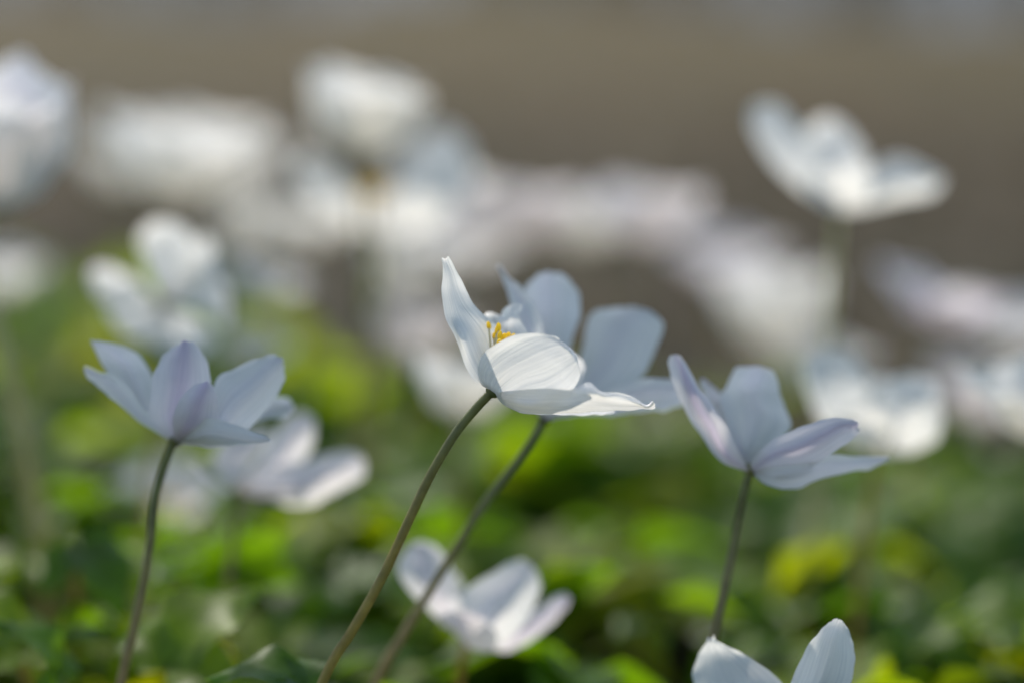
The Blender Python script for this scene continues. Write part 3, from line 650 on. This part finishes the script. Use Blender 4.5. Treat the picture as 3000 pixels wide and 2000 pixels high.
# --- blurred flowers behind whose outline still reads
S_ = [[[(2445,612,0),(2452,618,0),(2460,624,0)],[(2350,560,-4),(2365,520,-5),(2410,480,-3)],[(2262,480,-5),(2310,450,-6),(2370,415,-3)],[(2205,385,-4),(2255,375,-5),(2325,360,-2)],[(2200,315,-3),(2245,300,-3),(2295,318,-1)]],
      [[(2450,612,1),(2456,616,1),(2462,620,1)],[(2380,520,6),(2440,510,8),(2510,530,6)],[(2355,430,9),(2430,430,11),(2540,470,8)],[(2368,375,10),(2430,372,11),(2510,410,9)],[(2400,350,10),(2430,345,10),(2470,362,10)]],
      [[(2455,614,0),(2462,620,0),(2470,626,0)],[(2530,520,-3),(2550,560,-6),(2550,610,-4)],[(2620,462,-3),(2640,520,-7),(2630,595,-4)],[(2700,485,-2),(2720,525,-5),(2710,580,-3)],[(2755,515,-2),(2762,535,-2),(2745,562,-2)]],
      [[(2448,614,-1),(2456,622,-1),(2464,626,-1)],[(2360,560,-8),(2440,580,-10),(2530,590,-8)],[(2380,490,-12),(2450,500,-14),(2550,510,-12)],[(2420,450,-13),(2470,445,-14),(2530,460,-13)]],
      [[(2452,614,1),(2460,618,1),(2466,622,1)],[(2520,560,8),(2550,565,9),(2590,580,8)],[(2580,510,13),(2630,520,14),(2670,540,13)],[(2650,490,15),(2680,500,15),(2700,515,15)]]]
hero('solitary white anemone high at the upper right against brown', .62, S_, [(2400,1300,6),(2425,1050,4),(2440,800,1),(2456,622,0)], 'white', 'stem_pale', 25, amp=.0009, edge=.0008, sr=(.0008, .0006))
V_ = [[[(2555,1318,0),(2562,1324,0),(2570,1330,0)],[(2420,1250,-5),(2470,1230,-7),(2540,1210,-5)],[(2370,1160,-6),(2430,1140,-8),(2550,1130,-5)],[(2352,1075,-5),(2430,1060,-6),(2530,1075,-3)],[(2400,1022,-4),(2450,1015,-4),(2495,1035,-2)]],
      [[(2560,1318,-1),(2568,1324,-1),(2576,1330,-1)],[(2560,1200,-7),(2620,1260,-10),(2660,1322,-6)],[(2600,1120,-9),(2680,1190,-12),(2740,1285,-8)],[(2655,1096,-8),(2715,1140,-10),(2762,1215,-7)],[(2700,1098,-7),(2730,1110,-7),(2752,1150,-6)]],
      [[(2560,1320,1),(2566,1322,1),(2572,1324,1)],[(2500,1200,7),(2560,1190,9),(2640,1210,7)],[(2510,1140,11),(2580,1125,12),(2650,1150,11)],[(2550,1110,12),(2585,1104,12),(2620,1118,12)]],
      [[(2556,1320,-1),(2564,1326,-1),(2570,1330,-1)],[(2450,1280,-8),(2540,1290,-10),(2620,1310,-8)],[(2440,1230,-12),(2540,1220,-14),(2620,1250,-12)],[(2480,1195,-13),(2540,1180,-14),(2590,1205,-13)]]]
hero('bright cream white blurred anemone just right of the lilac striped one', .58, V_, [(2520,1700,4),(2545,1500,2),(2562,1326,0)], 'white', 'stem', 28, amp=.0009, edge=.0008)
P_ = [[[(470,880,0),(480,884,0),(490,880,0)],[(430,780,1),(490,775,2),(560,790,1)],[(405,700,1),(480,690,3),(575,720,1)],[(430,655,0),(480,645,1),(545,665,0)]],
      [[(468,880,0),(474,890,0),(480,896,0)],[(380,810,0),(370,850,1),(380,900,0)],[(310,775,-1),(300,820,0),(310,880,-1)],[(268,785,-2),(262,815,-1),(275,850,-2)]],
      [[(470,888,0),(480,894,0),(488,900,0)],[(360,890,-2),(400,940,0),(450,960,-1)],[(310,900,-3),(350,960,-2),(430,1010,-2)],[(330,950,-4),(370,985,-3),(420,1010,-3)]],
      [[(475,892,0),(486,898,0),(496,894,0)],[(450,960,-1),(530,990,0),(600,950,-1)],[(450,1010,-3),(540,1050,-2),(630,1000,-3)],[(490,1045,-4),(550,1062,-3),(600,1035,-4)]],
      [[(484,880,0),(494,888,0),(498,896,0)],[(560,790,1),(600,860,2),(610,920,0)],[(600,770,1),(650,860,1),(650,960,-1)],[(640,800,0),(672,870,0),(668,940,-1)]],
      [[(484,878,1),(490,880,1),(496,884,1)],[(540,770,3),(580,780,4),(600,830,3)],[(580,700,3),(610,730,4),(630,780,3)],[(600,690,3),(618,705,3),(628,730,3)]]]
hero('bright white blurred anemone facing us above the left bluish one', .60, P_, [(430,1500,10),(455,1300,9),(478,1100,5),(480,890,0)], 'white', 'stem', 22, amp=.0009, edge=.0008)
L_ = [[[(1100,690,0),(1110,696,0),(1120,700,0)],[(960,620,-4),(985,580,-2),(1030,560,1)],[(880,545,-5),(920,505,-2),(985,495,2)],[(862,490,-4),(895,470,-2),(950,470,2)],[(875,455,-3),(895,450,-2),(925,455,0)]],
      [[(1118,690,0),(1126,696,0),(1134,700,0)],[(1190,560,3),(1240,610,-1),(1270,660,-4)],[(1215,460,5),(1300,510,0),(1350,590,-4)],[(1240,395,5),(1320,430,1),(1385,500,-3)],[(1290,368,4),(1330,385,2),(1370,425,-1)]],
      [[(1104,694,-1),(1114,700,-1),(1122,704,-1)],[(950,640,-8),(1010,660,-10),(1090,660,-9)],[(930,580,-12),(1010,590,-14),(1090,600,-13)],[(960,555,-13),(1010,550,-14),(1060,568,-14)]],
      [[(1116,694,-1),(1124,700,-1),(1132,702,-1)],[(1110,650,-9),(1190,670,-11),(1290,650,-8)],[(1110,590,-13),(1200,590,-15),(1310,590,-12)],[(1140,560,-14),(1200,548,-15),(1260,562,-13)]],
      [[(1116,690,1),(1122,692,1),(1128,694,1)],[(1150,600,8),(1190,590,9),(1230,600,8)],[(1150,520,14),(1210,500,15),(1260,520,14)],[(1180,480,16),(1215,470,16),(1245,485,16)]]]
Lr = hero('open white anemone with a yellowish centre under the highest round one', .70, L_, [(1010,1500,10),(1040,1200,7),(1080,930,3),(1118,698,0)], 'white', 'stem_pale', 16, amp=.0009, edge=.0008, sr=(.0012, .0009))
stamens(Lr, W(1095, 640, .700), Vector((-.15, -.1, 1)).normalized(), 26, random.Random(4), .0085, .8, False)

# --- blurred flowers behind
FL = [ # px, py, d, axis(right, away, up), mm, open, seed, mat, label, extra
 (-50, 640, .60, (.10, -.1, 1), 30, 24, 11, 'blue', 'tall anemone cut by the left edge, white above and blue below', dict(stem='stem_pale', foot=(-.0975, .60, 0), sr=(.0020, .0014))),
 (10, 860, .80, (.1, -.1, 1), 14, 50, 12, 'white', 'small pale anemone half hidden at the left edge under the tall white and blue one', {}),
 (500, 590, .74, (.12, .08, 1), 24, 48, 13, 'white', 'wide white blurred anemone at the upper left, left of the highest blossom', {}),
 (740, 720, .90, (.1, .1, 1), 18, 46, 14, 'white', 'greyish anemone low behind the wide white one at the upper left', {}),
 (1060, 460, .68, (.08, .02, 1), 21, 36, 15, 'white', 'highest round white anemone left of the middle, blurred against brown', {}),
 (1360, 790, .82, (.2, -.1, 1), 15, 55, 17, 'blue', 'grey blue anemone at the right foot of the open faced blurred one', {}),
 (1560, 715, .80, (.05, .15, 1), 18, 42, 18, 'blush', 'left one of the two pale anemones side by side at the upper middle', {}),
 (1880, 730, .77, (.1, .15, 1), 20, 42, 19, 'blush', 'pinkish white anemone at the upper middle, right one of two side by side', {}),
 (1250, 1060, .82, (.0, -.2, 1), 17, 40, 20, 'blush', 'faint greyish anemone hanging above the bright blur left of the sharp flower', {}),
 (1350, 1240, .62, (.12, .05, 1), 16, 42, 21, 'white', 'bright blurred anemone just behind and left of the sharp flower', {}),
 (760, 870, .73, (.3, .0, 1), 12, 62, 23, 'blue', 'small bluish anemone to the right of the bright white one facing us', {}),
 (740, 1070, .72, (.2, -.2, 1), 10, 55, 24, 'white', 'tiny pale blossom low between the left bluish flower and the olive stem', {}),
 (2270, 1040, .80, (.05, .1, 1), 25, 30, 26, 'white', 'large hazy grey white anemone below the solitary high one at the right', {}),
 (2720, 950, .72, (.35, -.1, 1), 18, 58, 27, 'lilac', 'hazy lilac grey anemone near the right edge, one pale petal to its left', {}),
 (3045, 1290, .58, (.0, -.1, 1), 17, 45, 29, 'white', 'bright white anemone cut by the right edge', {}),
 (2860, 1230, .82, (.1, -.1, 1), 17, 45, 30, 'blush', 'dull pinkish grey anemone beside the one cut by the right edge', {}),
 (2840, 1370, .88, (.1, -.1, 1), 11, 50, 31, 'white', 'tiny pale greenish blossom on the leaf tops at the right', {}),
 (500, 1530, .69, (.1, -.3, 1), 15, 50, 32, 'white', 'whitish blurred anemone behind the dark stem of the left bluish one', {}),
 (640, 470, .80, (.1, .1, 1), 16, 46, 51, 'white', 'white anemone overlapping the right side of the wide upper left blossom', {}),
 (400, 430, .84, (.1, .1, 1), 15, 60, 50, 'white', 'white anemone with its rim just above the wide upper left blossom', {}),
 (330, 540, .92, (.2, .1, 1), 17, 52, 40, 'white', 'dim white anemone behind the left side of the wide upper left blossom', {}),
 (690, 560, .88, (-.1, .1, 1), 20, 46, 41, 'white', 'pale anemone filling the gap between the wide upper left blossom and the highest one', {}),
 (900, 720, .86, (.2, .1, 1), 16, 55, 42, 'white', 'whitish anemone tucked at the left side of the open faced one', {}),
 (1260, 600, .78, (.2, .15, 1), 16, 50, 43, 'white', 'bright anemone touching the right side of the open faced one', {}),
 (1420, 690, .90, (.1, .15, 1), 17, 42, 44, 'blush', 'faint anemone between the open faced one and the pale pair', {}),
 (1740, 720, .86, (-.1, .1, 1), 18, 40, 45, 'white', 'soft white anemone filling the gap inside the pale pair at the upper middle', {}),
 (2120, 830, .92, (.0, -.2, 1), 18, 52, 46, 'blush', 'dim anemone sloping down to the right of the pale pair', {}),
 (2400, 1130, .80, (.1, -.2, 1), 15, 48, 47, 'white', 'greyish anemone between the large hazy one and the cream white one', {}),
 (2960, 1010, .80, (.1, -.2, 1), 17, 52, 48, 'blue', 'blue grey anemone at the right edge above the one cut by it', {}),
 (1190, 830, .88, (.1, -.2, 1), 15, 48, 49, 'white', 'pale anemone hanging under the open faced one', {}),
 (2190, 1985, .62, (.05, .1, 1), 12, 42, 33, 'blue', 'grey blue blurred anemone low behind the one cut by the bottom edge', {}),
]
for (px, py, d, ax, mm, op, sd, mt, lb, ex) in FL:
    generic(px, py, d, ax, mm * 1.2, op - 4, sd, mt, label=lb, **ex)
